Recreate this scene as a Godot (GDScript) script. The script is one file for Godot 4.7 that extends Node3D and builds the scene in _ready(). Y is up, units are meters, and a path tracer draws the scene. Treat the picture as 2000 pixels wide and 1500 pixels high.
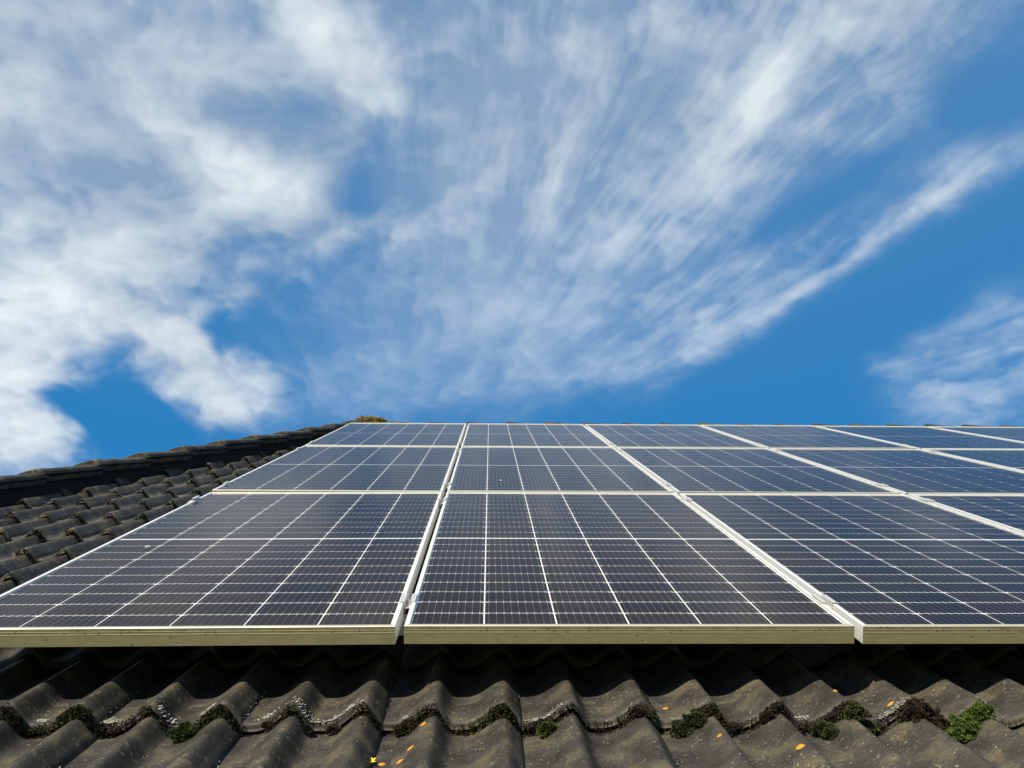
extends Node3D
# A tiled roof with three rows of solar panels, seen from a ladder at the eave, under a sky of broken cloud and cirrus.
# The roof's own axes: x along the eave, y out of the roof, z down the slope. (u, v, n) = (x, -z, y); the origin is the lower left corner of the second panel.

const PITCH := 35.0                  # degrees
const PANEL_W := 1.038
const PANEL_L := 1.755
const GAP := 0.020
const FRAME_H := 0.0425
const TILE_W := 0.30
const TILE_ROW := 0.335
const CREST := -0.130                # crest height of a tile's lower edge
const WAVE := 0.046
const TILT := 0.028
const ROW0 := -0.10                  # v of the lower edge of the row under the panels' front
const JOINT0 := -0.047               # u of a side joint
const HIP_A := Vector2(-2.335, 2.323)
const HIP_B := Vector2(-1.152, 5.674)
const RIDGE_V := 5.83

var roof_frame: Transform3D
var rng := RandomNumberGenerator.new()
var names := {}

# ---------------------------------------------------------------- helpers

func at(u: float, v: float, n: float) -> Vector3:
	return Vector3(u, n, -v)

func numbered(called: String) -> String:
	if not names.has(called):
		names[called] = 0
		return called
	names[called] += 1
	return "%s_%03d" % [called, names[called]]

func tag(o: Node, label := "", category := "", group := "", kind := "") -> void:
	if label: o.set_meta("label", label)
	if category: o.set_meta("category", category)
	if group: o.set_meta("group", group)
	if kind: o.set_meta("kind", kind)

func thing(called: String, label: String, category: String, where: Transform3D, group := "") -> Node3D:
	var o := Node3D.new()
	o.name = numbered(called)
	add_child(o, true)
	o.transform = where
	tag(o, label, category, group)
	return o

func part(called: String, mesh: Mesh, material: Material, parent: Node, where := Transform3D.IDENTITY) -> MeshInstance3D:
	var o := MeshInstance3D.new()
	o.name = called
	o.mesh = mesh
	o.material_override = material
	o.transform = where
	parent.add_child(o, true)
	return o

func moved(p: Vector3) -> Transform3D:
	return Transform3D(Basis.IDENTITY, p)

# one flat face whose front looks along «out»
func face(st: SurfaceTool, pts: Array, out: Vector3, uvs := []) -> void:
	var n: Vector3 = (pts[1] - pts[0]).cross(pts[2] - pts[0])
	var order := range(pts.size())
	if n.dot(out) > 0.0:
		order.reverse()
	for k in range(1, order.size() - 1):
		for i in [order[0], order[k], order[k + 1]]:
			if uvs: st.set_uv(uvs[i])
			st.add_vertex(pts[i])

func box(st: SurfaceTool, lo: Vector3, hi: Vector3) -> void:
	var c := func(i: int) -> Vector3: return Vector3(hi.x if i & 1 else lo.x, hi.y if i & 2 else lo.y, hi.z if i & 4 else lo.z)
	face(st, [c.call(0), c.call(2), c.call(6), c.call(4)], Vector3.LEFT)
	face(st, [c.call(1), c.call(3), c.call(7), c.call(5)], Vector3.RIGHT)
	face(st, [c.call(0), c.call(1), c.call(5), c.call(4)], Vector3.DOWN)
	face(st, [c.call(2), c.call(3), c.call(7), c.call(6)], Vector3.UP)
	face(st, [c.call(0), c.call(1), c.call(3), c.call(2)], Vector3.FORWARD)
	face(st, [c.call(4), c.call(5), c.call(7), c.call(6)], Vector3.BACK)

func begin() -> SurfaceTool:
	var st := SurfaceTool.new()
	st.begin(Mesh.PRIMITIVE_TRIANGLES)
	st.set_smooth_group(-1)
	return st

func done(st: SurfaceTool) -> ArrayMesh:
	st.generate_normals()
	return st.commit()

func mat(color: Color, rough: float, metal := 0.0) -> StandardMaterial3D:
	var m := StandardMaterial3D.new()
	m.albedo_color = Color(color.r, color.g, color.b).linear_to_srgb()
	m.roughness = rough
	m.metallic = metal
	return m

func noise(seed_: int, freq: float, octaves := 4, kind := FastNoiseLite.TYPE_SIMPLEX_SMOOTH) -> FastNoiseLite:
	var n := FastNoiseLite.new()
	n.seed = seed_
	n.noise_type = kind
	n.frequency = freq
	n.fractal_type = FastNoiseLite.FRACTAL_FBM
	n.fractal_octaves = octaves
	return n

# ---------------------------------------------------------------- sky

const SKY_W := 4096
const SKY_H := 2048
const CHART := 48.0                  # degrees that the cloud chart reaches from its middle
const CHART_N := 129
var chart_right: Vector3
var chart_up: Vector3
var chart_mid: Vector3
var cover_heap := PackedFloat32Array()
var cover_streak := PackedFloat32Array()
var shine := PackedFloat32Array()
var sky_a := noise(11, 0.055, 6)
var sky_b := noise(23, 0.09, 5)
var sky_c := noise(37, 1.0, 5)
var sky_d := noise(41, 0.16, 4)
var sky_rows: Array[PackedByteArray] = []
var sky_n := 0
var sky_y0 := 0
var sky_x0 := 0
var sky_x1 := 0

func lay_strokes(list: Array, into: PackedFloat32Array) -> PackedFloat32Array:
	for s in list:
		var a: float = deg_to_rad(s[4])
		var ca := cos(a)
		var sa := sin(a)
		for j in CHART_N:
			var y: float = (j / float(CHART_N - 1) * 2.0 - 1.0) * CHART - s[1]
			if absf(y) > 2.4 * s[2]: continue
			for i in CHART_N:
				var x: float = (i / float(CHART_N - 1) * 2.0 - 1.0) * CHART - s[0]
				if absf(x) > 2.4 * s[2]: continue
				var p: float = (x * ca + y * sa) / s[2]
				var q: float = (y * ca - x * sa) / s[3]
				var d := p * p + q * q
				if d > 5.0: continue
				var g := exp(-d * 1.1)
				into[j * CHART_N + i] += g * s[5]
				shine[j * CHART_N + i] += g * s[6]
	return into

func look_up(a: PackedFloat32Array, x: float, y: float) -> float:
	var fx := clampf((x / CHART + 1.0) * 0.5 * (CHART_N - 1), 0.0, CHART_N - 1.001)
	var fy := clampf((y / CHART + 1.0) * 0.5 * (CHART_N - 1), 0.0, CHART_N - 1.001)
	var i := int(fx)
	var j := int(fy)
	fx -= i
	fy -= j
	var k := j * CHART_N + i
	return lerpf(lerpf(a[k], a[k + 1], fx), lerpf(a[k + CHART_N], a[k + CHART_N + 1], fx), fy)

func sky_color(d: Vector3) -> Color:
	var el := rad_to_deg(asin(clampf(d.y, -1.0, 1.0)))
	# clear air
	var t := clampf(el / 60.0, 0.0, 1.0)
	var blue := Color(0.006, 0.208, 0.535).lerp(Color(0.13, 0.255, 0.46), pow(t, 2.3))
	if el < 4.0:
		blue = blue.lerp(Color(0.16, 0.30, 0.48), clampf((4.0 - el) / 8.0, 0.0, 1.0))
	var f := 2.0 / (1.0 + maxf(d.dot(chart_mid), -0.98))
	var sx := rad_to_deg(f * d.dot(chart_right))
	var sy := rad_to_deg(f * d.dot(chart_up))
	var far := smoothstep(40.0, 47.0, sqrt(sx * sx + sy * sy))
	# clouds lie on a ceiling, so their texture is finer and flatter towards the horizon
	var up := maxf(d.y, 0.0) + 0.22
	var px := d.x / up * 26.0
	var pz := d.z / up * 26.0
	var wx := sky_b.get_noise_2d(px, pz)
	var wy := sky_b.get_noise_2d(px + 71.0, pz - 33.0)
	var n1 := sky_a.get_noise_2d(px + wx * 5.0, pz + wy * 5.0)
	var heap := 0.42
	var streak := 0.2
	var sh := 0.25
	var cx := sx + wx * 3.2 + n1 * 1.5
	var cy := sy + wy * 2.6
	if far < 1.0:
		heap = lerpf(look_up(cover_heap, cx, cy), heap, far)
		streak = lerpf(look_up(cover_streak, sx + wx * 1.2, sy + wy * 0.9), streak, far)
		sh = lerpf(look_up(shine, cx, cy), sh, far)
	# heaped cloud: ragged, soft
	var n2 := sky_d.get_noise_2d(px * 1.6 + wy * 3.0 + n1 * 1.5, pz * 1.6 - wx * 3.0)
	var n3 := sky_d.get_noise_2d(px * 4.2 + n2 * 5.0, pz * 4.2 + n1 * 6.0)
	var body := smoothstep(-0.05, 0.35, heap)
	var ha := smoothstep(0.03, 0.98, heap + (n1 * 0.66 + n2 * 0.34 + n3 * 0.17) * body)
	ha = 1.0 - (1.0 - ha) * (1.0 - 0.60 * smoothstep(0.35, 0.95, heap + n1 * 0.3))
	# cirrus: fibres that fan out from low on the left
	var rx := sx + 8.5
	var ry := sy + 7.5
	var r := sqrt(rx * rx + ry * ry)
	var th := rad_to_deg(atan2(ry, rx)) - r * 0.16 + wx * 2.6 + wy * 1.2
	var spread := smoothstep(5.0, 26.0, r) * (1.0 - 0.7 * smoothstep(48.0, 72.0, th))
	var fib := sky_c.get_noise_2d(th * 0.060, r * 0.050 + 3.0) * (0.30 + 0.70 * spread)
	var fine := sky_c.get_noise_2d(th * 0.19 + 40.0, r * 0.085 + wy) * spread
	var hair := sky_c.get_noise_2d(th * 0.55 + 90.0 + n1, r * 0.13 + wx * 0.5) * smoothstep(10.0, 30.0, r) * (1.0 - 0.6 * smoothstep(50.0, 75.0, th))
	var veil := streak * (1.0 + fib * 0.50 + fine * 0.34 + hair * 0.34 + n3 * 0.17) + n1 * 0.20 * streak + n2 * 0.10 * streak
	var ca := smoothstep(0.04, 1.08, veil) * lerpf(0.74, 1.0, smoothstep(-2.0, 15.0, sy + sx * 0.15))
	var a := 1.0 - (1.0 - ha) * (1.0 - ca * 0.84)
	var b := clampf(0.07 + sh * 0.68 + n1 * 0.62 * heap + n1 * 0.10 + n2 * 0.38 + n3 * 0.18 + (fib * 0.22 + fine * 0.18 + hair * 0.14) * streak, 0.0, 1.0)
	var white := Color(0.245, 0.405, 0.66).lerp(Color(0.225, 0.345, 0.52), clampf(heap * 1.2, 0.0, 1.0)).lerp(Color(0.86, 0.93, 0.96), b)
	if el > 30.0:
		white = white.lerp(Color(0.275, 0.39, 0.55).lerp(Color(0.85, 0.92, 0.94), b), clampf((el - 30.0) / 20.0, 0.0, 1.0))
	a = clampf(a, 0.0, 0.97)
	var c := blue.lerp(white, a)
	if el < 0.0:
		c = c.lerp(Color(0.10, 0.11, 0.10), clampf(-el / 6.0, 0.0, 1.0))
	return c.linear_to_srgb()

func direction(x: float, y: float, w: int, h: int) -> Vector3:
	var az := (x / w - 0.5) * TAU
	var el := (0.5 - y / h) * PI
	return Vector3(sin(az) * cos(el), sin(el), -cos(az) * cos(el))

func sky_row(j: int) -> void:
	var row := PackedByteArray()
	row.resize((sky_x1 - sky_x0) * 3)
	for i in sky_x1 - sky_x0:
		var c := sky_color(direction(sky_x0 + i + 0.5, sky_y0 + j + 0.5, SKY_W, SKY_H))
		row[i * 3] = int(clampf(c.r, 0, 1) * 255.0 + 0.5)
		row[i * 3 + 1] = int(clampf(c.g, 0, 1) * 255.0 + 0.5)
		row[i * 3 + 2] = int(clampf(c.b, 0, 1) * 255.0 + 0.5)
	sky_rows[j] = row

func make_sky() -> ImageTexture:
	# cloud masses: azimuth-like and height-like place in degrees round the middle of the chart, half length, half width, turn, cover, brightness
	var heaps := [
		[-23.7, 18.0, 21.0, 12.2, 3, 0.85, 0.06], [-30.4, 21.6, 9.4, 5.8, 6, 0.40, 0.30], [-20.9, 14.5, 5.0, 3.4, -29, 0.60, 1.00], [-25.0, 9.0, 6.4, 3.5, 13, 0.40, 0.50],
		[-32.5, 6.3, 4.9, 3.1, 2, 0.40, 0.30], [-16.1, 13.3, 3.1, 1.8, -18, 0.25, 0.35], [-29.8, 6.4, 7.1, 3.5, 13, 0.30, 0.45], [-32.3, 11.0, 3.6, 1.7, -8, 0.20, 0.35],
		[-11.6, 23.8, 4.9, 3.8, 77, 0.55, 0.90], [-11.4, 17.4, 6.2, 1.7, 32, 0.30, 0.40], [-14.0, 10.7, 5.8, 1.8, -14, 0.40, 0.40], [-19.0, 5.7, 4.6, 2.2, 22, 0.40, 0.45],
		[-25.1, 3.7, 4.0, 2.1, -31, 0.40, 0.45], [-19.0, -2.0, 3.5, 2.6, 11, 0.60, 0.40], [-20.7, 0.9, 2.8, 2.5, 22, 0.45, 0.30], [-24.1, 1.9, 3.0, 2.2, 1, 0.40, 0.30],
		[-32.5, 3.2, 3.6, 2.8, 1, 0.35, 0.30], [-21.1, 1.3, 2.1, 2.9, 22, 0.35, 0.40], [-32.5, 0.8, 3.3, 4.1, 1, 0.50, 0.50], [-33.3, -3.7, 4.6, 2.8, -23, 0.75, 0.50],
		[-31.0, -2.0, 2.6, 1.9, -43, 0.30, 0.30], [-28.6, 1.9, 2.0, 1.7, -43, 0.35, 0.40], [-24.1, -0.6, 3.1, 1.7, -32, 0.30, 0.30], [-7.8, 16.1, 2.2, 2.7, 59, -0.90, -0.20],
		[-11.5, 13.8, 2.6, 1.4, 21, -0.35, -0.30], [-17.7, 18.9, 5.2, 1.2, -5, -0.25, -0.40], [-27.3, 14.7, 3.8, 2.1, -7, -0.10, -0.50], [-15.9, 20.6, 2.8, 2.0, 3, -0.10, -0.30],
		[-27.9, -2.0, 4.2, 1.9, -11, -0.60, 0.00], [-19.0, 2.9, 1.7, 1.5, 1, -0.50, 0.00], [-33.8, 4.5, 1.5, 1.4, 2, -0.70, -0.20], [-11.9, 6.9, 3.7, 3.3, 21, -0.30, -0.10],
		[-14.4, 2.1, 2.5, 1.8, 1, -0.40, 0.00], [-30.5, 21.0, 1.8, 1.9, 6, 0.00, 0.30], [-24.2, 23.5, 5.2, 2.2, 5, 0.00, -0.25],
	]
	var streaks := [
		[0.6, 13.0, 11.5, 7.8, 60, 0.85, 0.20], [-4.5, 2.6, 12.0, 4.5, 30, 0.26, 0.00], [5.2, 21.8, 11.0, 8.6, 28, 0.75, 0.10], [13.6, 17.1, 18.0, 8.3, 37, 0.60, 0.00],
		[-3.8, 21.7, 10.8, 9.1, 0, 0.45, 0.10], [-9.0, 4.0, 8.6, 6.3, 31, 0.32, 0.00], [-14.5, 3.6, 5.1, 4.4, 21, 0.22, 0.05], [-13.4, -0.5, 7.4, 2.2, 26, 0.20, 0.05],
		[5.6, 4.9, 12.9, 4.5, 22, 0.20, 0.00], [1.2, 23.1, 3.7, 3.9, 58, -0.10, -0.20], [19.8, 20.1, 4.6, 1.3, 53, 0.75, 1.00], [17.1, 16.3, 4.8, 1.4, 46, 0.45, 0.60],
		[22.2, 24.0, 8.0, 3.4, 16, 0.65, 0.50], [24.2, 19.7, 5.8, 3.8, 29, 0.45, 0.20], [14.5, 12.6, 8.6, 1.4, 35, 0.30, 0.25], [9.2, 8.6, 8.8, 2.6, 28, 0.25, 0.10],
		[22.9, 7.6, 13.0, 0.9, 33, 0.40, 0.22], [19.3, 5.6, 10.7, 0.7, 31, 0.30, 0.14], [20.2, 9.2, 14.4, 3.1, 32, 0.36, 0.05], [9.3, 4.2, 10.7, 4.1, 25, 0.20, 0.00],
		[27.0, 11.1, 7.1, 0.9, 33, 0.38, 0.22], [12.2, 6.0, 8.4, 0.7, 27, 0.30, 0.12], [8.9, 7.2, 7.2, 0.5, 24, 0.25, 0.15], [30.8, 13.7, 6.1, 1.9, 32, 0.40, 0.20],
		[13.0, 3.5, 9.1, 1.1, 23, 0.42, 0.14], [7.5, 0.8, 9.4, 1.5, 13, 0.20, 0.10], [-0.0, 3.8, 8.2, 2.3, 22, 0.35, 0.06], [33.1, 0.8, 7.0, 3.8, 48, 0.95, 0.42],
		[29.2, 21.6, 5.3, 5.4, 35, 0.30, -0.05], [27.9, -0.5, 3.7, 2.1, 23, 0.45, 0.30], [26.4, 0.8, 2.0, 0.9, -32, 0.20, 0.20], [13.4, 21.6, 2.9, 2.5, 39, -0.10, -0.30],
		[10.4, 18.6, 4.0, 2.0, 55, -0.25, -0.20], [22.7, 13.2, 5.9, 1.0, 28, -0.40, -0.10], [30.9, 19.2, 2.7, 3.0, 42, -0.50, 0.00], [9.1, 12.6, 2.5, 1.5, 40, -0.35, 0.00],
		[18.1, 10.3, 5.0, 0.9, 31, -0.25, 0.00],
	]
	chart_mid = Vector3(sin(deg_to_rad(1.6)) * cos(deg_to_rad(33.0)), sin(deg_to_rad(33.0)), -cos(deg_to_rad(1.6)) * cos(deg_to_rad(33.0)))
	chart_right = Vector3(cos(deg_to_rad(1.6)), 0, sin(deg_to_rad(1.6)))
	chart_up = chart_right.cross(chart_mid)
	for a in [cover_heap, cover_streak, shine]:
		a.resize(CHART_N * CHART_N)
		a.fill(0.0)
	cover_heap.resize(CHART_N * CHART_N); cover_heap.fill(0.0)
	cover_streak.resize(CHART_N * CHART_N); cover_streak.fill(0.0)
	shine.resize(CHART_N * CHART_N); shine.fill(0.0)
	cover_heap = lay_strokes(heaps, cover_heap)
	cover_streak = lay_strokes(streaks, cover_streak)
	var w := SKY_W / 4
	var h := SKY_H / 4
	var im := Image.create(w, h, false, Image.FORMAT_RGB8)
	for j in h:
		for i in w:
			im.set_pixel(i, j, sky_color(direction(i + 0.5, j + 0.5, w, h)))
	im.resize(SKY_W, SKY_H, Image.INTERPOLATE_CUBIC)
	# the part of the sky over the roof, drawn finer
	sky_x0 = int(SKY_W * (0.5 - 62.0 / 360.0))
	sky_x1 = int(SKY_W * (0.5 + 62.0 / 360.0))
	sky_y0 = int(SKY_H * (0.5 - 66.0 / 180.0))
	sky_n = int(SKY_H * (0.5 - 1.0 / 180.0)) - sky_y0
	sky_rows.resize(sky_n)
	var job := WorkerThreadPool.add_group_task(sky_row, sky_n)
	WorkerThreadPool.wait_for_group_task_completion(job)
	var bytes := PackedByteArray()
	for r in sky_rows: bytes.append_array(r)
	var fine := Image.create_from_data(sky_x1 - sky_x0, sky_n, false, Image.FORMAT_RGB8, bytes)
	im.blit_rect(fine, Rect2i(0, 0, sky_x1 - sky_x0, sky_n), Vector2i(sky_x0, sky_y0))
	return ImageTexture.create_from_image(im)

# ---------------------------------------------------------------- textures

func tile_texture() -> ImageTexture:
	var n := 1024                    # 1.2 m
	var na := noise(5, 0.012, 5)
	var nb := noise(6, 0.11, 3)
	var im := Image.create(n, n, false, Image.FORMAT_RGB8)
	for j in n:
		for i in n:
			var a := na.get_noise_2d(i, j)
			var b := nb.get_noise_2d(i, j)
			var k := 0.054 + a * 0.034 + b * 0.010
			var tan_ := smoothstep(0.0, 0.5, a + b * 0.35) * 0.5
			im.set_pixel(i, j, Color(k * (1.0 + tan_ * 0.9), k * (0.95 + tan_ * 0.60), k * (0.86 + tan_ * 0.0)).linear_to_srgb())
	var r := RandomNumberGenerator.new()
	r.seed = 77
	for k in 60000:
		var x := r.randi_range(0, n - 1)
		var y := r.randi_range(0, n - 1)
		var a := na.get_noise_2d(x + 300, y) + nb.get_noise_2d(x, y) * 0.4
		if a < r.randf_range(-0.25, 0.42): continue
		var big := r.randf()
		var v := r.randf_range(0.08, 0.24) if big < 0.95 else r.randf_range(0.2, 0.4)
		var c := Color(v, v * r.randf_range(0.84, 0.97), v * r.randf_range(0.5, 0.8)).linear_to_srgb()
		im.set_pixel(x, y, c)
		if big > 0.55: im.set_pixel((x + 1) % n, y, c)
		if big > 0.80: im.set_pixel(x, (y + 1) % n, c)
		if big > 0.94:
			for q in 5:
				im.set_pixel(posmod(x + r.randi_range(-2, 2), n), posmod(y + r.randi_range(-2, 2), n), c)
	im.generate_mipmaps()
	return ImageTexture.create_from_image(im)

func tile_relief() -> ImageTexture:
	var n := 512
	var na := noise(8, 0.05, 4)
	var im := Image.create(n, n, false, Image.FORMAT_L8)
	for j in n:
		for i in n:
			var v := 0.5 + na.get_noise_2d(i, j) * 0.5
			im.set_pixel(i, j, Color(v, v, v))
	return ImageTexture.create_from_image(im)

func cell_texture(tint: Color, s: int) -> ImageTexture:
	var im := Image.create(288, 144, false, Image.FORMAT_RGB8)
	var na := noise(s, 0.03, 3)
	for j in 144:
		for i in 288:
			var k := 1.0 + na.get_noise_2d(i, j) * 0.15
			im.set_pixel(i, j, Color(tint.r * k, tint.g * k, tint.b * k).linear_to_srgb())
	var wire := Color(0.20, 0.19, 0.20).linear_to_srgb()
	var pad := Color(0.65, 0.65, 0.65).linear_to_srgb()
	for b in 9:
		var x := int((b + 0.5) * 32.0)
		im.fill_rect(Rect2i(x, 0, 1, 144), wire)
		for y in [2, 134]:
			im.fill_rect(Rect2i(x - 1, y, 3, 8), pad)
	return ImageTexture.create_from_image(im)

func front_texture() -> ImageTexture:
	var w := 1024
	var h := 48
	var na := noise(15, 0.02, 4)
	var nb := noise(16, 0.12, 3)
	var im := Image.create(w, h, false, Image.FORMAT_RGB8)
	for j in h:
		for i in w:
			var y := j / float(h)
			var a := na.get_noise_2d(i, j * 2.0)
			var b := nb.get_noise_2d(i, j * 1.5)
			var dirt := clampf(0.35 + a * 0.8 - absf(y - 0.16) * 2.6, 0.0, 1.0) * 0.75 + clampf(b * 0.4 - 0.12, 0.0, 0.4) * (1.0 - y)
			var c := Color(0.30, 0.28, 0.155).lerp(Color(0.10, 0.075, 0.03), clampf(dirt, 0.0, 0.85))  # olive base paints in shade and roof reflection; the brown is dirt
			c = c * (1.0 + a * 0.14 + b * 0.06)
			# lip on top is clean metal; both ridges get a painted sunlit line
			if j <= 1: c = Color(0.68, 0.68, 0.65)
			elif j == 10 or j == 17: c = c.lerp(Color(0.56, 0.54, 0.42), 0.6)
			im.set_pixel(i, j, c.linear_to_srgb())
	var r := RandomNumberGenerator.new()
	r.seed = 5
	for k in 34:                     # rusty runs and specks under the lip
		var x := r.randi_range(4, w - 5)
		var y := r.randi_range(2, 14) if k < 26 else r.randi_range(14, 44)
		var c := Color(0.06, 0.035, 0.015).linear_to_srgb()
		for q in r.randi_range(6, 26):
			var xx := clampi(x + r.randi_range(-2, 2), 0, w - 1)
			var yy := clampi(y + r.randi_range(-1, 7 if k < 10 else 2), 0, h - 1)
			im.set_pixel(xx, yy, im.get_pixel(xx, yy).lerp(c, 0.7))
	return ImageTexture.create_from_image(im)

# ---------------------------------------------------------------- roof tiles

func hip_u(v: float) -> float:
	return HIP_A.x + (v - HIP_A.y) * (HIP_B.x - HIP_A.x) / (HIP_B.y - HIP_A.y)

# height of the wave above the valley, 0 to 1; t = 0 at a crest, growing to the right
func wave(t: float) -> float:
	t = t - floorf(t)
	if t < 0.27: return 0.5 + 0.5 * cos(PI * pow(t / 0.27, 0.9))
	if t < 0.30: return 0.0
	return 0.5 - 0.5 * cos(PI * pow((t - 0.30) / 0.70, 1.5))

func tile_top(u: float, dv: float) -> float:
	return CREST - WAVE * (1.0 - wave((u - 0.077) / 0.15)) - TILT * dv / TILE_ROW

# one tile in the roof's own axes, its origin at the lower left corner; "cut" leaves out what lies beyond the hip
func tile_mesh(u0: float, v0: float, steps: int, cut: bool, wobble: float) -> ArrayMesh:
	var vs := PackedVector3Array()
	var ns := PackedVector3Array()
	var uvs := PackedVector2Array()
	var cs := PackedColorArray()
	var ix := PackedInt32Array()
	var us: Array[float] = []
	for i in steps + 1: us.append(TILE_W * i / steps)
	us.append(TILE_W + 0.010)
	us.append(TILE_W + 0.014)
	# the section along the slope: from the underside round the nose and up the tile
	var sec := [Vector2(0.050, -0.024), Vector2(0.008, -0.023), Vector2(0.001, -0.018), Vector2(0.0, -0.009), Vector2(0.003, -0.003), Vector2(0.009, 0.001), Vector2(0.018, 0.002), Vector2(0.035, 0.0012), Vector2(0.07, 0.0), Vector2(0.13, 0.0), Vector2(0.20, 0.0), Vector2(0.28, 0.0), Vector2(0.385, 0.0)]
	if steps < 20:
		sec = [Vector2(0.050, -0.024), Vector2(0.002, -0.020), Vector2(0.003, -0.003), Vector2(0.018, 0.002), Vector2(0.06, 0.0), Vector2(0.385, 0.0)]
	var wn := noise(9, 7.0, 2)
	var w := us.size()
	for s in sec:
		for k in w:
			var u := us[k]
			var lift := 0.008 * smoothstep(TILE_W - 0.030, TILE_W, u)
			var y: float = tile_top(u0 + u, s.x) + s.y + lift
			if k >= w - 1: y -= 0.016
			var ragged := wn.get_noise_2d(u0 + u, v0 * 3.0) * 0.005 if s.x < 0.02 else 0.0
			var bumpy := wn.get_noise_3d(u0 + u, v0 + s.x, 4.0) * 0.0016
			vs.append(Vector3(u, y + bumpy + wobble * (u - 0.15), -s.x - ragged))
			uvs.append(Vector2(u0 + u, -(v0 + s.x)) / 1.2)
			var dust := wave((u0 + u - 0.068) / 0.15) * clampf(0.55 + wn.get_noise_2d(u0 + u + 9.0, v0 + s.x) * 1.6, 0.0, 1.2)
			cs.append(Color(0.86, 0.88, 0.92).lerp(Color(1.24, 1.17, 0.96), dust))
	ns.resize(vs.size())
	for j in sec.size() - 1:
		for k in w - 1:
			var a := j * w + k
			if cut and u0 + us[k] < hip_u(v0 + sec[j].x) - 0.05: continue
			for t in [[a, a + w, a + 1], [a + 1, a + w, a + w + 1]]:
				var nn := (vs[t[1]] - vs[t[0]]).cross(vs[t[2]] - vs[t[0]])
				if nn.dot(Vector3(0, 1, 0.3)) < 0 and not (j == 0): nn = -nn
				for i in 3: ns[t[i]] += -nn if j == 0 and nn.y > 0 else nn
				# clockwise seen from outside
				ix.append_array([t[0], t[1], t[2]])
	if ix.size() < 6 * (sec.size() - 1) * (w - 1) * 0.25: return null
	for i in ns.size(): ns[i] = ns[i].normalized() if ns[i].length() > 0 else Vector3.UP
	var arr := []
	arr.resize(Mesh.ARRAY_MAX)
	arr[Mesh.ARRAY_VERTEX] = vs
	arr[Mesh.ARRAY_NORMAL] = ns
	arr[Mesh.ARRAY_TEX_UV] = uvs
	arr[Mesh.ARRAY_COLOR] = cs
	arr[Mesh.ARRAY_INDEX] = ix
	var m := ArrayMesh.new()
	m.add_surface_from_arrays(Mesh.PRIMITIVE_TRIANGLES, arr)
	return m

# a capping tile along +z (its lower end at z = 0, growing away to -z), its top line at y = 0
func cap_mesh(length: float, s: int) -> ArrayMesh:
	var st := SurfaceTool.new()
	st.begin(Mesh.PRIMITIVE_TRIANGLES)
	var prof := []
	# bevelled cap: flat crown, sloping sides
	for p in [[-0.060, -0.075], [-0.085, -0.046], [-0.100, -0.042], [-0.103, -0.030], [-0.096, -0.014], [-0.078, -0.005], [-0.05, -0.001], [0.0, 0.0], [0.05, -0.001], [0.078, -0.005], [0.096, -0.014], [0.103, -0.030], [0.100, -0.042], [0.085, -0.046], [0.060, -0.075]]:
		prof.append(Vector2(p[0], p[1]))
	var rings := []
	# [z, scale, lift]: a collar at the lower end that lies over the cap below
	for q in [[0.03, 0.84, -0.026], [0.001, 0.85, -0.026], [0.0, 0.97, -0.004], [-0.005, 1.0, 0.0], [-0.035, 1.0, 0.0], [-0.06, 0.98, -0.004], [-length - 0.05, 0.92, -0.030]]:
		var ring := []
		for p in prof: ring.append(Vector3(p.x * q[1], p.y * q[1] + q[2], q[0]))
		rings.append(ring)
	for j in rings.size() - 1:
		st.set_smooth_group(0 if j > 2 else -1)
		for k in prof.size() - 1:
			var out := Vector3(prof[k].x + prof[k + 1].x, 0.12, 0.05 if j > 1 else 2.0)
			if j == 0: out = Vector3(0, -1, 0.2)
			var uv := []
			for p in [rings[j][k], rings[j][k + 1], rings[j + 1][k + 1], rings[j + 1][k]]: uv.append(Vector2(p.x + s * 0.37, p.z + s * 0.53) / 1.2)
			face(st, [rings[j][k], rings[j][k + 1], rings[j + 1][k + 1], rings[j + 1][k]], out, uv)
	st.generate_normals()
	return st.commit()

# ---------------------------------------------------------------- panels and fittings

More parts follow.
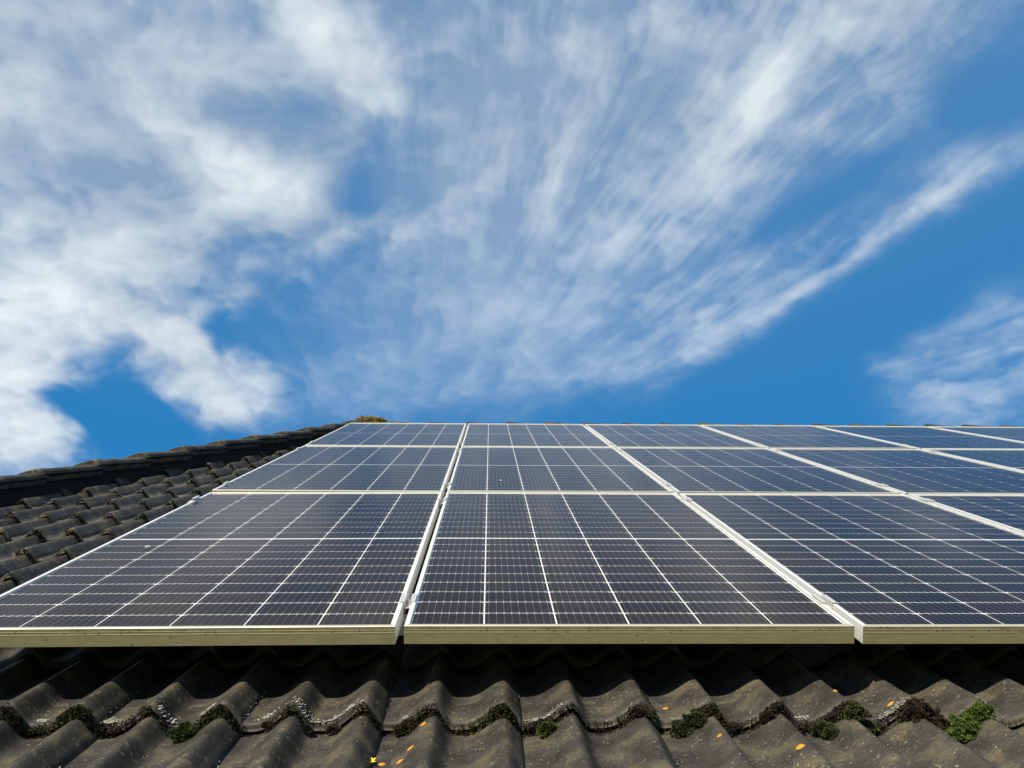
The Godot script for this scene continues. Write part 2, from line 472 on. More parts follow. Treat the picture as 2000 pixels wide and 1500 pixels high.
# a frame rail along x, centred, its outer face towards +z at z = 0, mitred at both ends; top at y = 0
func rail_mesh(length: float) -> ArrayMesh:
	var st := begin()
	var h := FRAME_H
	# outline: x = distance inwards, y = height
	var o := [Vector2(0.0112, -0.0018), Vector2(0.0112, -0.0004), Vector2(0.0108, 0.0), Vector2(0.0008, 0.0), Vector2(0.0, -0.0008),
		Vector2(0.0, -0.0080), Vector2(-0.0005, -0.0090), Vector2(-0.0005, -0.0096), Vector2(0.0, -0.0101), Vector2(0.0, -0.0142), Vector2(-0.0005, -0.0152), Vector2(-0.0005, -0.0158), Vector2(0.0, -0.0163),
		Vector2(0.0, -h + 0.0006), Vector2(0.0006, -h), Vector2(0.028, -h), Vector2(0.028, -h + 0.0018), Vector2(0.0016, -h + 0.0018), Vector2(0.0016, -0.0060), Vector2(0.0112, -0.0060)]
	var mid := Vector2(0.006, -h * 0.5)
	for k in o.size():
		var a: Vector2 = o[k]
		var b: Vector2 = o[(k + 1) % o.size()]
		var xa := length * 0.5 - maxf(a.x, 0.0)
		var xb := length * 0.5 - maxf(b.x, 0.0)
		var e := b - a
		# the outline runs anticlockwise seen from +x with z outwards; its outside lies to the right of the run
		var out := Vector3(0, e.x, e.y).normalized() * -1.0
		if k <= 2: out = Vector3(0, 1, -0.3)
		elif k == 3: out = Vector3(0, 1, 1)
		elif k < 13: out = Vector3(0, 0.0, 1) + Vector3(0, 0.3 if e.x < 0 else -0.3, 0)
		elif k < 15: out = Vector3(0, -1, 0.1)
		else: out = Vector3(0, 1, -1)
		var uv := [Vector2(0.5 - xa, -a.y / h), Vector2(0.5 + xa, -a.y / h), Vector2(0.5 + xb, -b.y / h), Vector2(0.5 - xb, -b.y / h)]
		face(st, [Vector3(-xa, a.y, -a.x), Vector3(xa, a.y, -a.x), Vector3(xb, b.y, -b.x), Vector3(-xb, b.y, -b.x)], out, uv)
	return done(st)

const CELL := Vector2(0.1654, 0.0818)
const CELL_GAP := Vector2(0.0034, 0.0036)

func cell_outline() -> Array:
	var w := CELL.x * 0.5
	var h := CELL.y * 0.5
	var c := 0.0105
	return [Vector2(-w, -h + 0.0015), Vector2(-w + 0.0015, -h), Vector2(w - 0.0015, -h), Vector2(w, -h + 0.0015), Vector2(w, h - c * 0.62), Vector2(w - c * 0.35, h - c * 0.2), Vector2(w - c, h), Vector2(-w + c, h), Vector2(-w + c * 0.35, h - c * 0.2), Vector2(-w, h - c * 0.62)]

# one half cell, centred, lying in the x-z plane with up-slope = -z
func add_cell(st: SurfaceTool, at_: Vector3) -> void:
	var o := cell_outline()
	for k in range(1, o.size() - 1):
		for i in [0, k + 1, k]:
			var p: Vector2 = o[i]
			st.set_normal(Vector3.UP)
			st.set_uv(Vector2(p.x / CELL.x + 0.5, 0.5 - p.y / CELL.y))
			st.add_vertex(at_ + Vector3(p.x, 0, -p.y))

func cell_places() -> Array:
	var list := []
	for col in 6:
		for row in 20:
			var u := PANEL_W * 0.5 + (col - 2.5) * (CELL.x + CELL_GAP.x)
			var v := PANEL_L * 0.5 + (row - 9.5) * (CELL.y + CELL_GAP.y) + (0.0045 if row > 9 else -0.0045)
			list.append(at(u, v, -0.0055))
	return list

var M := {}

func make_panel(near: bool) -> Node3D:
	var o := Node3D.new()
	var along := rail_mesh(PANEL_W)
	var upwards := rail_mesh(PANEL_L)
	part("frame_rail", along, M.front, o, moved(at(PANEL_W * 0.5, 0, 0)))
	part("frame_rail", along, M.frame, o, Transform3D(Basis(Vector3.UP, PI), at(PANEL_W * 0.5, PANEL_L, 0)))
	part("frame_rail", upwards, M.frame, o, Transform3D(Basis(Vector3.UP, PI * 0.5), at(PANEL_W, PANEL_L * 0.5, 0)))
	part("frame_rail", upwards, M.frame, o, Transform3D(Basis(Vector3.UP, -PI * 0.5), at(0, PANEL_L * 0.5, 0)))
	var st := begin()
	box(st, at(0.0025, 0.0025, -0.0095) + Vector3(0, 0, -PANEL_L + 0.005), at(PANEL_W - 0.0025, 0.0025, -0.0061))
	part("backsheet", done(st), M.sheet, o)
	if near:
		var r := RandomNumberGenerator.new()
		r.seed = 3
		var one := SurfaceTool.new()
		one.begin(Mesh.PRIMITIVE_TRIANGLES)
		add_cell(one, Vector3.ZERO)
		var cm := one.commit()
		for p in cell_places():
			part("solar_cell", cm, M.cells[r.randi_range(0, 3)], o, moved(p))
	else:
		var all := SurfaceTool.new()
		all.begin(Mesh.PRIMITIVE_TRIANGLES)
		for p in cell_places(): add_cell(all, p)
		tag(part("solar_cells", all.commit(), M.cells[1], o), "", "", "", "stuff")
	var g := SurfaceTool.new()
	g.begin(Mesh.PRIMITIVE_TRIANGLES)
	face(g, [at(0.0105, 0.0105, -0.0023), at(PANEL_W - 0.0105, 0.0105, -0.0023), at(PANEL_W - 0.0105, PANEL_L - 0.0105, -0.0023), at(0.0105, PANEL_L - 0.0105, -0.0023)], Vector3.UP)
	part("glass", done(g), M.glass, o)
	return o

func make_clamp(end: bool) -> Node3D:
	# clamps the lips of two panels (or of one, at the end of a row); origin at the middle of the gap, y = 0 at the lips' top
	var o := Node3D.new()
	var st := begin()
	var l := 0.030
	var g := GAP * 0.5
	box(st, Vector3(-g + 0.0012, -0.0155, -l), Vector3(g - 0.0012, -0.0130, l))
	for s in [-1, 1]:
		if end and s < 0: continue
		var a: float = s * (g - 0.0034)
		var b: float = s * (g - 0.0010)
		box(st, Vector3(minf(a, b), -0.0130, -l), Vector3(maxf(a, b), 0.0008, l))
		a = s * (g - 0.0034)
		b = s * (g + 0.0090)
		box(st, Vector3(minf(a, b), 0.0008, -l), Vector3(maxf(a, b), 0.0036, l))
	if end: box(st, Vector3(-g - 0.004, -FRAME_H, -l), Vector3(-g + 0.0012, -0.0130, l))
	part("clamp_body", done(st), M.metal, o)
	var bolt := CylinderMesh.new()
	bolt.top_radius = 0.0052
	bolt.bottom_radius = 0.0056
	bolt.height = 0.010
	bolt.radial_segments = 10
	bolt.rings = 1
	part("bolt", bolt, M.bolt, o, moved(Vector3(0, -0.0080, 0)))
	return o

# ---------------------------------------------------------------- moss

func tuft_mesh(s: int) -> ArrayMesh:
	var r := RandomNumberGenerator.new()
	r.seed = s
	var st := begin()
	for k in 7:
		var a := r.randf() * TAU
		var lean := r.randf_range(0.1, 1.0)
		var d := Vector3(cos(a) * lean, 1.0, sin(a) * lean).normalized()
		var side := d.cross(Vector3(sin(a * 3.1), 0.2, cos(a * 2.3))).normalized() * r.randf_range(0.20, 0.34)
		var b := Vector3(cos(a), 0, sin(a)) * 0.18
		var tip := b + d * r.randf_range(0.7, 1.15)
		face(st, [b, b + d * 0.5 - side, tip, b + d * 0.5 + side], d.cross(side))
	return done(st)

func multi(called: String, mesh: Mesh, material: Material, places: Array, colors: Array) -> MultiMeshInstance3D:
	var mm := MultiMesh.new()
	mm.transform_format = MultiMesh.TRANSFORM_3D
	mm.use_colors = true
	mm.mesh = mesh
	mm.instance_count = places.size()
	for i in places.size():
		mm.set_instance_transform(i, places[i])
		mm.set_instance_color(i, colors[i])
	var o := MultiMeshInstance3D.new()
	o.name = numbered(called)
	o.multimesh = mm
	o.material_override = material
	add_child(o, true)
	o.transform = roof_frame
	return o

# the same growth as one real mesh, for cushions that can be picked apart
func clump(called: String, mesh: ArrayMesh, material: Material, places: Array, colors: Array) -> MeshInstance3D:
	var src := mesh.surface_get_arrays(0)
	var sv: PackedVector3Array = src[Mesh.ARRAY_VERTEX]
	var sn: PackedVector3Array = src[Mesh.ARRAY_NORMAL]
	var vs := PackedVector3Array()
	var ns := PackedVector3Array()
	var cs := PackedColorArray()
	for k in places.size():
		var t: Transform3D = places[k]
		var nb := t.basis.orthonormalized()
		for i in sv.size():
			vs.append(t * sv[i])
			ns.append(nb * sn[i])
			cs.append(colors[k])
	var arr := []
	arr.resize(Mesh.ARRAY_MAX)
	arr[Mesh.ARRAY_VERTEX] = vs
	arr[Mesh.ARRAY_NORMAL] = ns
	arr[Mesh.ARRAY_COLOR] = cs
	var m := ArrayMesh.new()
	m.add_surface_from_arrays(Mesh.PRIMITIVE_TRIANGLES, arr)
	return part(numbered(called), m, material, self, roof_frame)

func turned(dir: Vector3, size: float, p: Vector3) -> Transform3D:
	var y := dir.normalized()
	var x := y.cross(Vector3(rng.randf() - 0.5, rng.randf() - 0.5, rng.randf() - 0.5)).normalized()
	return Transform3D(Basis(x, y, x.cross(y)).scaled(Vector3.ONE * size), p)

var lumps := noise(88, 45.0, 2)

func blob(p: Vector3, radii: Vector3, count: int, size: float, tint: Color, spread: float, places: Array, colors: Array) -> void:
	for k in count:
		var d := Vector3(rng.randfn(), rng.randfn(), rng.randfn()).normalized()
		if d.y < -0.3: d.y = -d.y
		var q := d * pow(rng.randf(), 0.2) * (1.0 + 0.9 * lumps.get_noise_3dv(d * radii.x * 1.0 + p))
		places.append(turned(d + Vector3(0, 0.3, 0), size * rng.randf_range(0.7, 1.3), p + q * radii))
		var t := rng.randf_range(1.0 - spread, 1.0 + spread)
		colors.append(Color(tint.r * t * rng.randf_range(0.85, 1.15), tint.g * t, tint.b * t * rng.randf_range(0.7, 1.2)))

# ---------------------------------------------------------------- scene

func _ready() -> void:
	rng.seed = 2024
	var p := deg_to_rad(PITCH)
	roof_frame = Transform3D(Basis(Vector3.RIGHT, Vector3(0, cos(p), sin(p)), Vector3(0, -sin(p), cos(p))), Vector3(0, 4.0, 0))

	# camera
	var ya := 0.028421
	var pi_ := -0.036202
	var ro := 0.008643
	var x1 := Vector3(cos(ya), 0, sin(ya))
	var z1 := Vector3(sin(ya), 0, -cos(ya))
	var y2 := Vector3.UP * cos(pi_) - z1 * sin(pi_)
	var z2 := Vector3.UP * sin(pi_) + z1 * cos(pi_)
	var x3 := x1 * cos(ro) + y2 * sin(ro)
	var y3 := y2 * cos(ro) - x1 * sin(ro)
	var cam := Camera3D.new()
	cam.name = "camera"
	add_child(cam)
	cam.transform = roof_frame * Transform3D(Basis(x3, y3, -z2), at(0.19074, -1.75891, 0.61644))
	cam.fov = rad_to_deg(2.0 * atan(750.0 / 1523.47))
	cam.near = 0.05
	cam.far = 2000.0
	cam.current = true

	# sky
	var env := Environment.new()
	env.background_mode = Environment.BG_SKY
	var sm := PanoramaSkyMaterial.new()
	sm.panorama = make_sky()
	env.sky = Sky.new()
	env.sky.sky_material = sm
	env.sky_rotation = Vector3(0, PI, 0)
	env.tonemap_mode = Environment.TONE_MAPPER_LINEAR
	env.tonemap_exposure = 1.3
	env.background_energy_multiplier = 1.0 / 1.3
	env.sdfgi_enabled = true
	env.ssao_enabled = true
	env.ssil_enabled = true
	var we := WorldEnvironment.new()
	we.name = "world_environment"
	we.environment = env
	add_child(we)

	# sun: behind the camera, to the left
	var sun := DirectionalLight3D.new()
	sun.name = "sun"
	add_child(sun)
	var to_sun: Vector3 = roof_frame.basis * Vector3(-0.42, 0.86, 0.29).normalized()
	sun.look_at_from_position(Vector3.ZERO, -to_sun, Vector3.UP)
	sun.light_energy = 1.6
	sun.light_color = Color(1.0, 0.95, 0.86)
	sun.light_angular_distance = 0.5
	sun.shadow_enabled = true

	# materials
	M.tile = mat(Color.WHITE, 0.52)
	M.tile.albedo_color = Color.WHITE
	M.tile.metallic_specular = 0.28
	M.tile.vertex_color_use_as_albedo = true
	M.tile.albedo_texture = tile_texture()
	M.tile.heightmap_enabled = true
	M.tile.heightmap_texture = tile_relief()
	M.tile.heightmap_scale = 0.12
	M.frame = mat(Color(0.66, 0.67, 0.66), 0.42, 0.2)
	M.front = mat(Color.WHITE, 0.45, 0.3)
	M.front.albedo_color = Color.WHITE
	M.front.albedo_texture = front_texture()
	M.metal = mat(Color(0.68, 0.68, 0.66), 0.4, 0.5)
	M.bolt = mat(Color(0.50, 0.48, 0.44), 0.35, 0.8)
	M.sheet = mat(Color(0.70, 0.70, 0.69), 0.2)
	M.sheet.metallic_specular = 0.165
	M.cells = []
	var tints := [Color(0.0120, 0.0072, 0.0074), Color(0.0095, 0.0064, 0.0080), Color(0.0160, 0.0090, 0.0078), Color(0.0075, 0.0056, 0.0080)]
	for k in 4:
		var c := mat(Color.WHITE, 0.13)
		c.albedo_color = Color.WHITE
		c.metallic_specular = 0.14
		c.albedo_texture = cell_texture(tints[k], 50 + k)
		M.cells.append(c)
	M.glass = StandardMaterial3D.new()
	M.glass.transparency = BaseMaterial3D.TRANSPARENCY_ALPHA
	M.glass.albedo_color = Color(1, 1, 1, 0.002)
	M.glass.roughness = 0.10
	M.glass.metallic_specular = 0.21
	M.moss = mat(Color.WHITE, 0.9)
	M.moss.albedo_color = Color.WHITE
	M.moss.vertex_color_use_as_albedo = true
	M.felt = mat(Color(0.012, 0.012, 0.012), 0.95)
	M.wall = mat(Color(0.52, 0.48, 0.42), 0.9)

	# ground
	var plane := PlaneMesh.new()
	plane.size = Vector2(1200, 1200)
	var ground := MeshInstance3D.new()
	ground.name = "ground"
	ground.mesh = plane
	var gm := mat(Color.WHITE, 0.95)
	var gt := NoiseTexture2D.new()
	gt.width = 512
	gt.height = 512
	gt.seamless = true
	gt.noise = noise(3, 0.02, 5)
	var ramp := Gradient.new()
	ramp.set_color(0, Color(0.045, 0.065, 0.02).linear_to_srgb())
	ramp.set_color(1, Color(0.10, 0.11, 0.045).linear_to_srgb())
	gt.color_ramp = ramp
	gm.albedo_color = Color.WHITE
	gm.albedo_texture = gt
	gm.uv1_scale = Vector3(240, 240, 1)
	ground.material_override = gm
	add_child(ground)
	tag(ground, "grassy ground around the house", "ground", "", "structure")

	build_house()
	build_array()
	build_growth()

func build_house() -> void:
	var house := thing("house", "house with a dark tiled roof below and around the solar panels", "house", Transform3D.IDENTITY)
	var p := deg_to_rad(PITCH)
	# corners of the roof: eave line, ridge line, hip end on the left, gable on the right
	var v_eave := -0.80
	var drop := -0.225
	var right := 7.2
	var w := func(u: float, v: float, n: float) -> Vector3: return roof_frame * at(u, v, n)
	var a: Vector3 = w.call(hip_u(v_eave) + 0.0, v_eave, drop)
	var b: Vector3 = w.call(right, v_eave, drop)
	var c: Vector3 = w.call(right, RIDGE_V, drop)
	var d: Vector3 = w.call(hip_u(RIDGE_V), RIDGE_V, drop)
	var mirror := func(q: Vector3) -> Vector3: return Vector3(q.x, q.y, 2.0 * c.z - q.z)
	var a2: Vector3 = mirror.call(a)
	var b2: Vector3 = mirror.call(b)
	var st := begin()
	face(st, [a, b, c, d], Vector3(0, 1, 1))
	face(st, [a2, b2, c, d], Vector3(0, 1, -1))
	face(st, [a, d, a2], Vector3(-1, 1, 0))
	face(st, [b, c, b2], Vector3.RIGHT)
	face(st, [a, b, b2, a2], Vector3.DOWN)
	var roof := part("roof", done(st), M.felt, house)
	# walls under the eaves
	var x0 := a.x + 0.45
	var x1 := b.x - 0.3
	var z0 := a.z - 0.45
	var z1 := a2.z + 0.45
	var top := a.y - 0.003
	for e in [[Vector3(x0, -0.2, z0 - 0.3), Vector3(x1, top, z0)], [Vector3(x0, -0.2, z1), Vector3(x1, top, z1 + 0.3)], [Vector3(x0, -0.2, z1 + 0.3), Vector3(x0 + 0.3, top, z0 - 0.3)], [Vector3(x1 - 0.3, -0.2, z1 + 0.3), Vector3(x1, top, z0 - 0.3)]]:
		var ws := begin()
		box(ws, e[0], e[1])
		part("wall", done(ws), M.wall, house)
	# tiles: those in the open each on their own, those hidden under the panels joined
	var rest := SurfaceTool.new()
	rest.begin(Mesh.PRIMITIVE_TRIANGLES)
	for row in range(-2, 18):
		var v0 := ROW0 + TILE_ROW * row
		if v0 > RIDGE_V - 0.10: continue
		for col in range(-14, 24):
			var u0 := JOINT0 + TILE_W * col
			if u0 > right: continue
			if u0 + TILE_W < hip_u(v0): continue
			var hidden := v0 > 0.28 and v0 < 5.2 and u0 > -1.02 and u0 < 4.9
			var open := not hidden and v0 < 5.9 and (u0 < 2.6 or v0 < 0.0)
			var cut := u0 < hip_u(v0 + 0.4) + 0.02
			if row < 0 and (u0 < -1.9 or u0 > 2.2): open = false
			if row == 0 and u0 > 3.2: open = false
			var close := row <= 0 and absf(u0 - 0.2) < 2.2
			var mesh := tile_mesh(u0, v0, (48 if close else 32) if open else 16, cut, rng.randf_range(-0.006, 0.006))
			if mesh == null: continue
			var where := roof_frame * moved(at(u0, v0, rng.randf_range(-0.0015, 0.0015)))
			if open:
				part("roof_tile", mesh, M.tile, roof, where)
			else:
				rest.append_from(mesh, 0, where)
	tag(part("roof_tiles", rest.commit(), M.tile, roof), "", "", "", "stuff")
	# hip caps
	var side_n := Vector3(-1, 0, 0)
	var ha: Vector3 = w.call(HIP_A.x, HIP_A.y, -0.02)
	var hb: Vector3 = w.call(HIP_B.x, HIP_B.y, -0.02)
	var axis := (hb - ha).normalized()
	side_n = Vector3(-axis.y, axis.x, 0).normalized()
	var up := (roof_frame.basis.y + side_n).normalized()
	up = (up - axis * up.dot(axis)).normalized()
	up = (up * 0.55 + roof_frame.basis.y * 0.6).normalized()
	up = (up - axis * up.dot(axis)).normalized()
	var hb_basis := Basis(up.cross(-axis), up, -axis)
	var caps := []
	for k in 4: caps.append(cap_mesh(0.374, k))
	for k in range(-9, 11):
		var v := 2.46 + 0.352 * k
		if v > RIDGE_V - 0.05 or v < v_eave: continue
		var tilt := Basis(hb_basis.x, rng.randf_range(-0.008, 0.008)) * Basis(up, rng.randf_range(-0.02, 0.02))
		part("hip_tile", caps[posmod(k, 4)], M.tile, roof, Transform3D(tilt * hb_basis, w.call(hip_u(v), v, -0.02 + rng.randf_range(-0.004, 0.003))))
	# the dark hip board that the caps lie on
	var hs := begin()
	box(hs, Vector3(-0.036, -0.30, 0.0), Vector3(0.036, -0.04, (hb - ha).length() * 1.93))
	var h0: Vector3 = w.call(hip_u(v_eave), v_eave, -0.02)
	part("hip_board", done(hs), M.felt, roof, Transform3D(Basis(up.cross(axis), up, axis), h0 - up * 0.004))
	# ridge caps
	for k in 22:
		var u := hip_u(RIDGE_V) - 0.05 + 0.374 * k
		if u > right: continue
		var fwd := Vector3(1, 0, 0)
		var rb := Basis(Vector3.UP.cross(-fwd), Vector3.UP, -fwd)
		part("ridge_tile", caps[k % 4], M.tile, roof, Transform3D(Basis(Vector3(0, 0, 1), rng.randf_range(-0.01, 0.01)) * rb, w.call(u, RIDGE_V, -0.063) + Vector3(0, rng.randf_range(-0.004, 0.004), 0)))

const ORDINAL := ["first", "second", "third", "fourth", "fifth", "sixth"]
const ROWS := ["bottom", "middle", "top"]

func build_array() -> void:
	var near := make_panel(true)
	var distant := make_panel(false)
	for row in 3:
		for col in 6:
			var big := row == 0 and col < 4
			var o: Node3D = (near if big else distant).duplicate()
			o.name = numbered("solar_panel")
			add_child(o, true)
			var t := moved(at((col - 1) * (PANEL_W + GAP), row * (PANEL_L + GAP), rng.randf_range(-0.0012, 0.0012)))
			t.basis = Basis(Vector3(0, 0, 1), rng.randf_range(-0.0012, 0.0012)) * Basis(Vector3(1, 0, 0), rng.randf_range(-0.0006, 0.0006))
			if row == 0 and col == 0:
				t = moved(at(0, 0, 0)) * Transform3D(Basis(Vector3(0, 0, 1), 0.006), at(-GAP, 0, 0)) * moved(at(-PANEL_W, 0, 0))
			o.transform = roof_frame * t
			var extra := ""
			if row == 0 and col == 0: extra = ", mirroring a bright cloud"
			if row == 1 and col == 1: extra = ", with a white bird dropping"
			tag(o, "%s solar panel from the left in the %s row%s" % [ORDINAL[col], ROWS[row], extra], "solar panel", "solar panels in three rows on the roof")
	near.free()
	distant.free()
	# carrying rails under the panels, their ends showing at the left
	var levels := [0.19, 1.57]
	var rail := begin()
	var l0 := -(PANEL_W + GAP) - 0.055
	var l1 := 5.0 * (PANEL_W + GAP) + 0.05
	box(rail, Vector3(0, -0.040, -0.020), Vector3(l1 - l0, 0.0, 0.020))
	var rm := done(rail)
	for row in 3:
		for k in 2:
			var o := part(numbered("mounting_rail"), rm, M.metal, self, roof_frame * moved(at(l0, row * (PANEL_L + GAP) + levels[k], -FRAME_H - 0.001)))
			tag(o, "aluminium rail carrying the %s part of the %s row of solar panels" % [["lower", "upper"][k], ROWS[row]], "mounting rail", "rails under the solar panels")
	var mid := make_clamp(false)
	var end := make_clamp(true)
	for row in 3:
		for k in 2:
			for col in 6:
				if row == 0 and col > 4: continue
				var o: Node3D = (end if col == 0 else mid).duplicate()
				o.name = numbered("panel_clamp")
				add_child(o, true)
				o.transform = roof_frame * moved(at((col - 1) * (PANEL_W + GAP) - GAP * 0.5, row * (PANEL_L + GAP) + levels[k] + rng.randf_range(-0.01, 0.01), 0.0008))
				var where: String = "at the left edge of the array" if col == 0 else "between the %s and %s solar panels" % [ORDINAL[col - 1], ORDINAL[col]]
				tag(o, "%s metal clamp %s, %s row" % [["lower", "upper"][k], where, ROWS[row]], "clamp", "clamps holding the solar panels")
	mid.free()
	end.free()
	# bird droppings
	var drop := mat(Color(0.42, 0.42, 0.40), 0.8)
	for e in [[0.249, 2.099, 0.010, "white bird dropping on the second panel of the middle row"], [-0.898, 0.743, 0.009, "pale bird dropping on the bottom left solar panel"]]:
		var st := begin()
		for k in 7:
			var c: Vector3 = Vector3(rng.randfn() * 0.35, 0, rng.randfn() * 0.8) * e[2] * (0.0 if k == 0 else 1.0)
			var r: float = e[2] * (0.7 if k == 0 else rng.randf_range(0.12, 0.35))
			var ring := []
			for i in 9: ring.append(c + Vector3(cos(i * TAU / 9), 0, sin(i * TAU / 9) * 1.5) * r * rng.randf_range(0.75, 1.2))
			for i in 9: face(st, [c + Vector3(0, 0.0012 + 0.0002 * k, 0), ring[i], ring[(i + 1) % 9]], Vector3.UP)
		tag(part(numbered("bird_dropping"), done(st), drop, self, roof_frame * moved(at(e[0], e[1], -0.0018))), e[3], "bird dropping")

func build_growth() -> void:
	var places := []
	var colors := []
	var tufts := tuft_mesh(1)
	var patch := noise(61, 5.0, 3)
	# the joint in front of the panels: moss in the step between two rows, thickest on the waves' flanks
	for k in 26000:
		var u := rng.randf_range(-1.25, 1.85)
		var t := (u - 0.077) / 0.15
		t = t - floorf(t)
		var want := 0.20 + 0.75 * smoothstep(0.60, 0.95, t) + (0.5 if t < 0.18 else 0.0)
		want *= clampf(0.55 + patch.get_noise_1d(u) * 2.2, 0.08, 1.6)
		if rng.randf() > want: continue
		var y := tile_top(u, 0.0) - rng.randf_range(0.001, 0.026)
		var v := ROW0 - rng.randf_range(-0.003, 0.010) - 0.006 * smoothstep(0.0, 1.0, want)
		places.append(turned(Vector3(rng.randfn() * 0.5, 0.6, 1.0), rng.randf_range(0.0030, 0.0062), at(u, v, y)))
		var g := clampf(0.25 + patch.get_noise_2d(u, 9.0) * 1.3 + rng.randfn() * 0.18, 0.0, 1.0)
		colors.append(Color(0.017, 0.013, 0.007).lerp(Color(0.045, 0.055, 0.012), g) * rng.randf_range(0.6, 1.5))
	for k in 26:
		var u := rng.randf_range(-1.2, 1.8)
		var r := rng.randf_range(0.006, 0.014)
		var tint := Color(0.018, 0.014, 0.007).lerp(Color(0.05, 0.06, 0.012), rng.randf() * rng.randf())
		blob(at(u, ROW0 - 0.010, tile_top(u, 0.0) - 0.018), Vector3(r * 1.5, r, r), int(r * 28000), 0.0042, tint, 0.5, places, colors)
	tag(multi("moss", tufts, M.moss, places, colors), "dark moss growing along the tile joint in front of the panels", "moss", "", "stuff")
	# moss and dirt under the noses of the tiles left of the panels
	places = []
	colors = []
	for row in range(1, 17):
		var v0 := ROW0 + TILE_ROW * row
		for c in range(-16, -4):
			var u := 0.077 + 0.15 * c
			if u < hip_u(v0) + 0.12 or u > -1.0: continue
			for k in rng.randi_range(15, 60):
				var uu := u + rng.randf_range(-0.035, 0.05)
				places.append(turned(Vector3(rng.randfn() * 0.5, 0.6, 1.0), rng.randf_range(0.005, 0.010), at(uu, v0 - rng.randf_range(-0.002, 0.010), tile_top(uu, 0.0) - rng.randf_range(0.003, 0.026))))
				colors.append(Color(0.020, 0.016, 0.010) * rng.randf_range(0.5, 1.6))
	tag(multi("moss", tufts, M.moss, places, colors), "dark moss under the tile edges left of the solar panels", "moss", "", "stuff")
	# cushions that stand out
	var green := Color(0.075, 0.125, 0.018)
	var dark := Color(0.030, 0.040, 0.010)
	var brown := Color(0.035, 0.022, 0.012)
	var cushions := [
		[[[1.225, -0.135, 0.030], [1.190, -0.145, 0.024], [1.260, -0.122, 0.022]], green, "bright green moss cushion near the right end of the tile joint"],
		[[[1.150, -0.115, 0.030], [1.120, -0.120, 0.026], [1.180, -0.118, 0.024]], brown, "large brown moss clump beside the bright green cushion"],
		[[[0.985, -0.118, 0.024], [1.015, -0.114, 0.020]], Color(0.05, 0.062, 0.014), "olive green moss cushion on a tile crest, left of the brown clump"],
		[[[0.915, -0.125, 0.020], [0.920, -0.148, 0.015]], dark, "dark green moss hanging over the tile edge below the olive cushion"],
		[[[0.318, -0.122, 0.019]], Color(0.055, 0.080, 0.014), "small round green moss ball below the second solar panel"],
		[[[-0.445, -0.125, 0.024]], Color(0.040, 0.062, 0.012), "small dark green moss ball below the first solar panel"],
		[[[0.640, -0.118, 0.024], [0.610, -0.122, 0.02]], dark, "dark moss cushion on the crest near the orange lichen"],
	]
	for c in cushions:
		places = []
		colors = []
		for q in c[0]:
			var y := tile_top(q[0], 0.0) - 0.016
			blob(at(q[0], q[1], y), Vector3(q[2], q[2] * 0.75, q[2] * 0.7), int(1100 * q[2] / 0.024), 0.0044, c[1], 0.5, places, colors)
		tag(clump("moss_cushion", tufts, M.moss, places, colors), c[2], "moss", "moss cushions on the roof tiles")
	places = []
	colors = []
	var apex := Vector2(hip_u(RIDGE_V), RIDGE_V)
	for q in [[0.06, 0.0, 0.036], [0.13, -0.02, 0.034], [0.20, 0.0, 0.026], [0.26, 0.0, 0.016]]:
		blob(at(apex.x + q[0], apex.y + q[1], -0.030), Vector3(q[2] * 1.5, q[2], q[2]), 500, 0.012, Color(0.42, 0.34, 0.10), 0.5, places, colors)
	tag(clump("moss_cushion", tufts, M.moss, places, colors), "yellowish moss cushion on the peak where hip and ridge meet", "moss", "moss cushions on the roof tiles")
	# pale crusty lichen at the tile edges
	places = []
	colors = []
	var flake := SphereMesh.new()
	flake.radius = 1.0
	flake.height = 1.2
	flake.radial_segments = 7
	flake.rings = 3
	var spots := []
	for e in [[-0.62, 1.3], [-0.50, 1.2], [-0.41, 0.7], [-0.28, 1.0], [-0.205, 1.7], [-0.135, 1.2], [-0.10, 0.9], [0.015, 0.7], [0.30, 1.4], [0.335, 1.1], [0.60, 0.7], [0.88, 0.9], [1.075, 1.3], [1.10, 0.9], [1.29, 0.7], [0.13, 0.6], [-0.90, 1.2], [-0.76, 0.7]]: spots.append(e)
	for s in spots:
		var dv0 := rng.randf_range(0.006, 0.018)
		for k in int(34 * s[1]):
			var u: float = s[0] + rng.randfn() * 0.010 * s[1]
			var dv := clampf(dv0 + rng.randfn() * 0.007 * s[1], 0.002, 0.05)
			var size := rng.randf_range(0.0016, 0.0042)
			places.append(Transform3D(Basis(Vector3.UP, rng.randf() * TAU).scaled(Vector3(size, size * 0.22, size * rng.randf_range(0.6, 1.2))), at(u, ROW0 + dv, tile_top(u, dv) + 0.0022)))
			var v := rng.randf_range(0.15, 0.32)
			colors.append(Color(v, v * 0.97, v * 0.84))
	# and along some of the side joints
	for c in [-5, -3, -2, -1, 0, 1, 2, 3, 4, 5]:
		for row in [-1, 0]:
			for k in rng.randi_range(6, 34):
				var dv := rng.randf_range(0.01, 0.20)
				var u: float = JOINT0 + TILE_W * (c + 1) + 0.010 + rng.randfn() * 0.0025
				var size := rng.randf_range(0.0012, 0.0030)
				places.append(Transform3D(Basis(Vector3.UP, rng.randf() * TAU).scaled(Vector3(size, size * 0.5, size * 1.2)), at(u, ROW0 + TILE_ROW * row + dv, tile_top(u, dv) + 0.0075 - absf(rng.randfn()) * 0.004)))
				var v := rng.randf_range(0.10, 0.26)
				colors.append(Color(v, v * 0.95, v * 0.75))
	tag(multi("lichen", flake, M.moss, places, colors), "pale crusty lichen along the tile edges in front of the panels", "lichen", "", "stuff")
	# orange lichen spots and the yellow leaf
	var orange := mat(Color(0.62, 0.26, 0.015), 0.8)
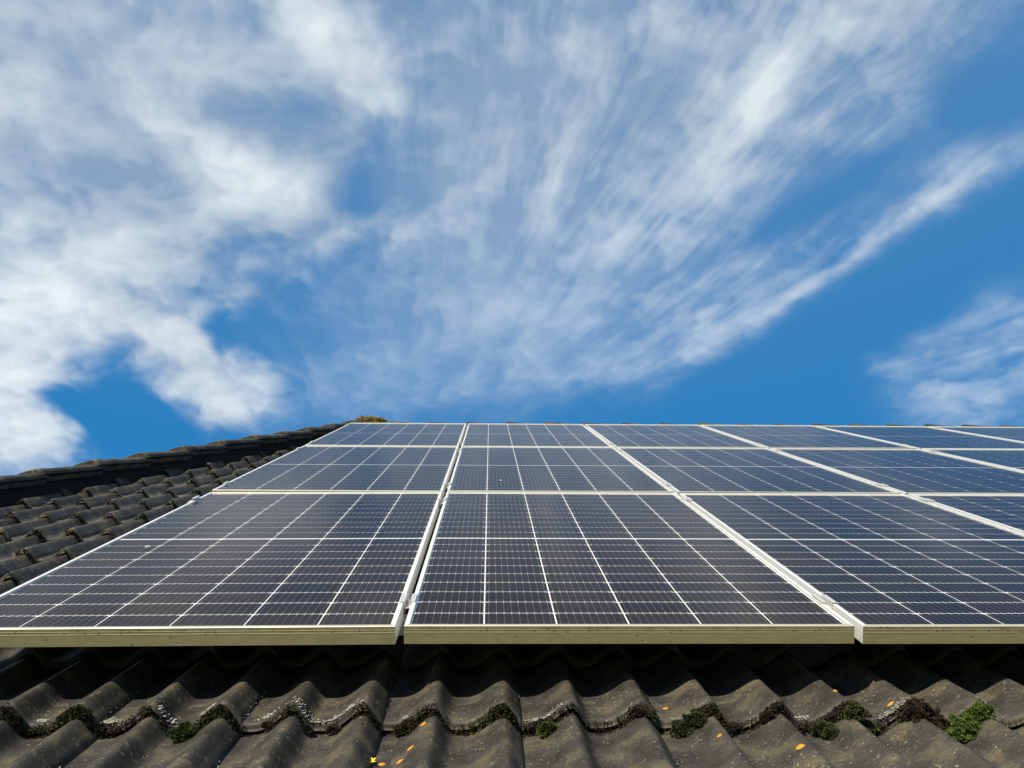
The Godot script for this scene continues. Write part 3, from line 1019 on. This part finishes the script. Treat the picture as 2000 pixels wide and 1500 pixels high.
	var spot_list := [[0.594, -0.030, 0.0062, "orange lichen spot highest on the middle tile, close under the panels"], [0.977, -0.044, 0.0045, "small orange lichen spot on the tile left of the largest spots"],
		[1.090, -0.070, 0.0060, "orange lichen spot on the speckled tile above the brown moss clump"], [0.663, -0.212, 0.0045, "orange lichen spot on the lower tile row, right of centre"],
		[0.809, -0.261, 0.0070, "ring-shaped orange lichen spot, lowest at the right"], [-0.016, -0.242, 0.0060, "orange lichen spot just right of the yellow leaf"],
		[0.020, -0.252, 0.0055, "orange lichen spot second to the right of the yellow leaf"], [0.036, -0.218, 0.0060, "elongated tan lichen spot above the two spots by the yellow leaf"], [0.055, -0.131, 0.0055, "orange lichen spot just below the tile joint, left of centre"]]
	for e in spot_list:
		var st := begin()
		var row := -1 if e[1] < ROW0 else 0
		var v0 := ROW0 + TILE_ROW * row
		var pts := []
		var mid := at(e[0], e[1], tile_top(e[0], e[1] - v0) + 0.0022)
		for i in 12:
			var r: float = e[2] * rng.randf_range(0.8, 1.15)
			var u: float = e[0] + cos(i * TAU / 12) * r * 1.25
			var v: float = e[1] + sin(i * TAU / 12) * r
			pts.append(at(u, v, tile_top(u, v - v0) + 0.0008) - mid)
		for i in 12:
			var a: Vector3 = pts[i]
			var b: Vector3 = pts[(i + 1) % 12]
			face(st, [a, b, b * 0.65 + Vector3(0, 0.0012, 0), a * 0.65 + Vector3(0, 0.0012, 0)], Vector3.UP)
			face(st, [Vector3(0, 0.0004, 0), b * 0.65 + Vector3(0, 0.0012, 0), a * 0.65 + Vector3(0, 0.0012, 0)], Vector3.UP)
		tag(part(numbered("lichen_spot"), done(st), orange, self, roof_frame * moved(mid)), e[3], "lichen", "orange lichen spots on the tiles")
	var leaf := begin()
	var lo := [Vector2(0, -0.013), Vector2(0.006, -0.008), Vector2(0.012, -0.009), Vector2(0.009, -0.001), Vector2(0.013, 0.006), Vector2(0.005, 0.006), Vector2(0.0, 0.014), Vector2(-0.005, 0.006), Vector2(-0.013, 0.005), Vector2(-0.008, -0.002), Vector2(-0.010, -0.009), Vector2(-0.005, -0.007)]
	for i in lo.size():
		var a: Vector2 = lo[i]
		var b: Vector2 = lo[(i + 1) % lo.size()]
		face(leaf, [Vector3(0, 0.001, 0), Vector3(a.x, 0.002 + a.length() * 0.25, a.y), Vector3(b.x, 0.002 + b.length() * 0.25, b.y)], Vector3.UP)
	var yellow := mat(Color(0.72, 0.50, 0.02), 0.7)
	tag(part(numbered("fallen_leaf"), done(leaf), yellow, self, roof_frame * moved(at(-0.040, -0.246, tile_top(-0.040, 0.19) + 0.003))), "small yellow leaf lying on the tiles at the lower edge", "leaf")
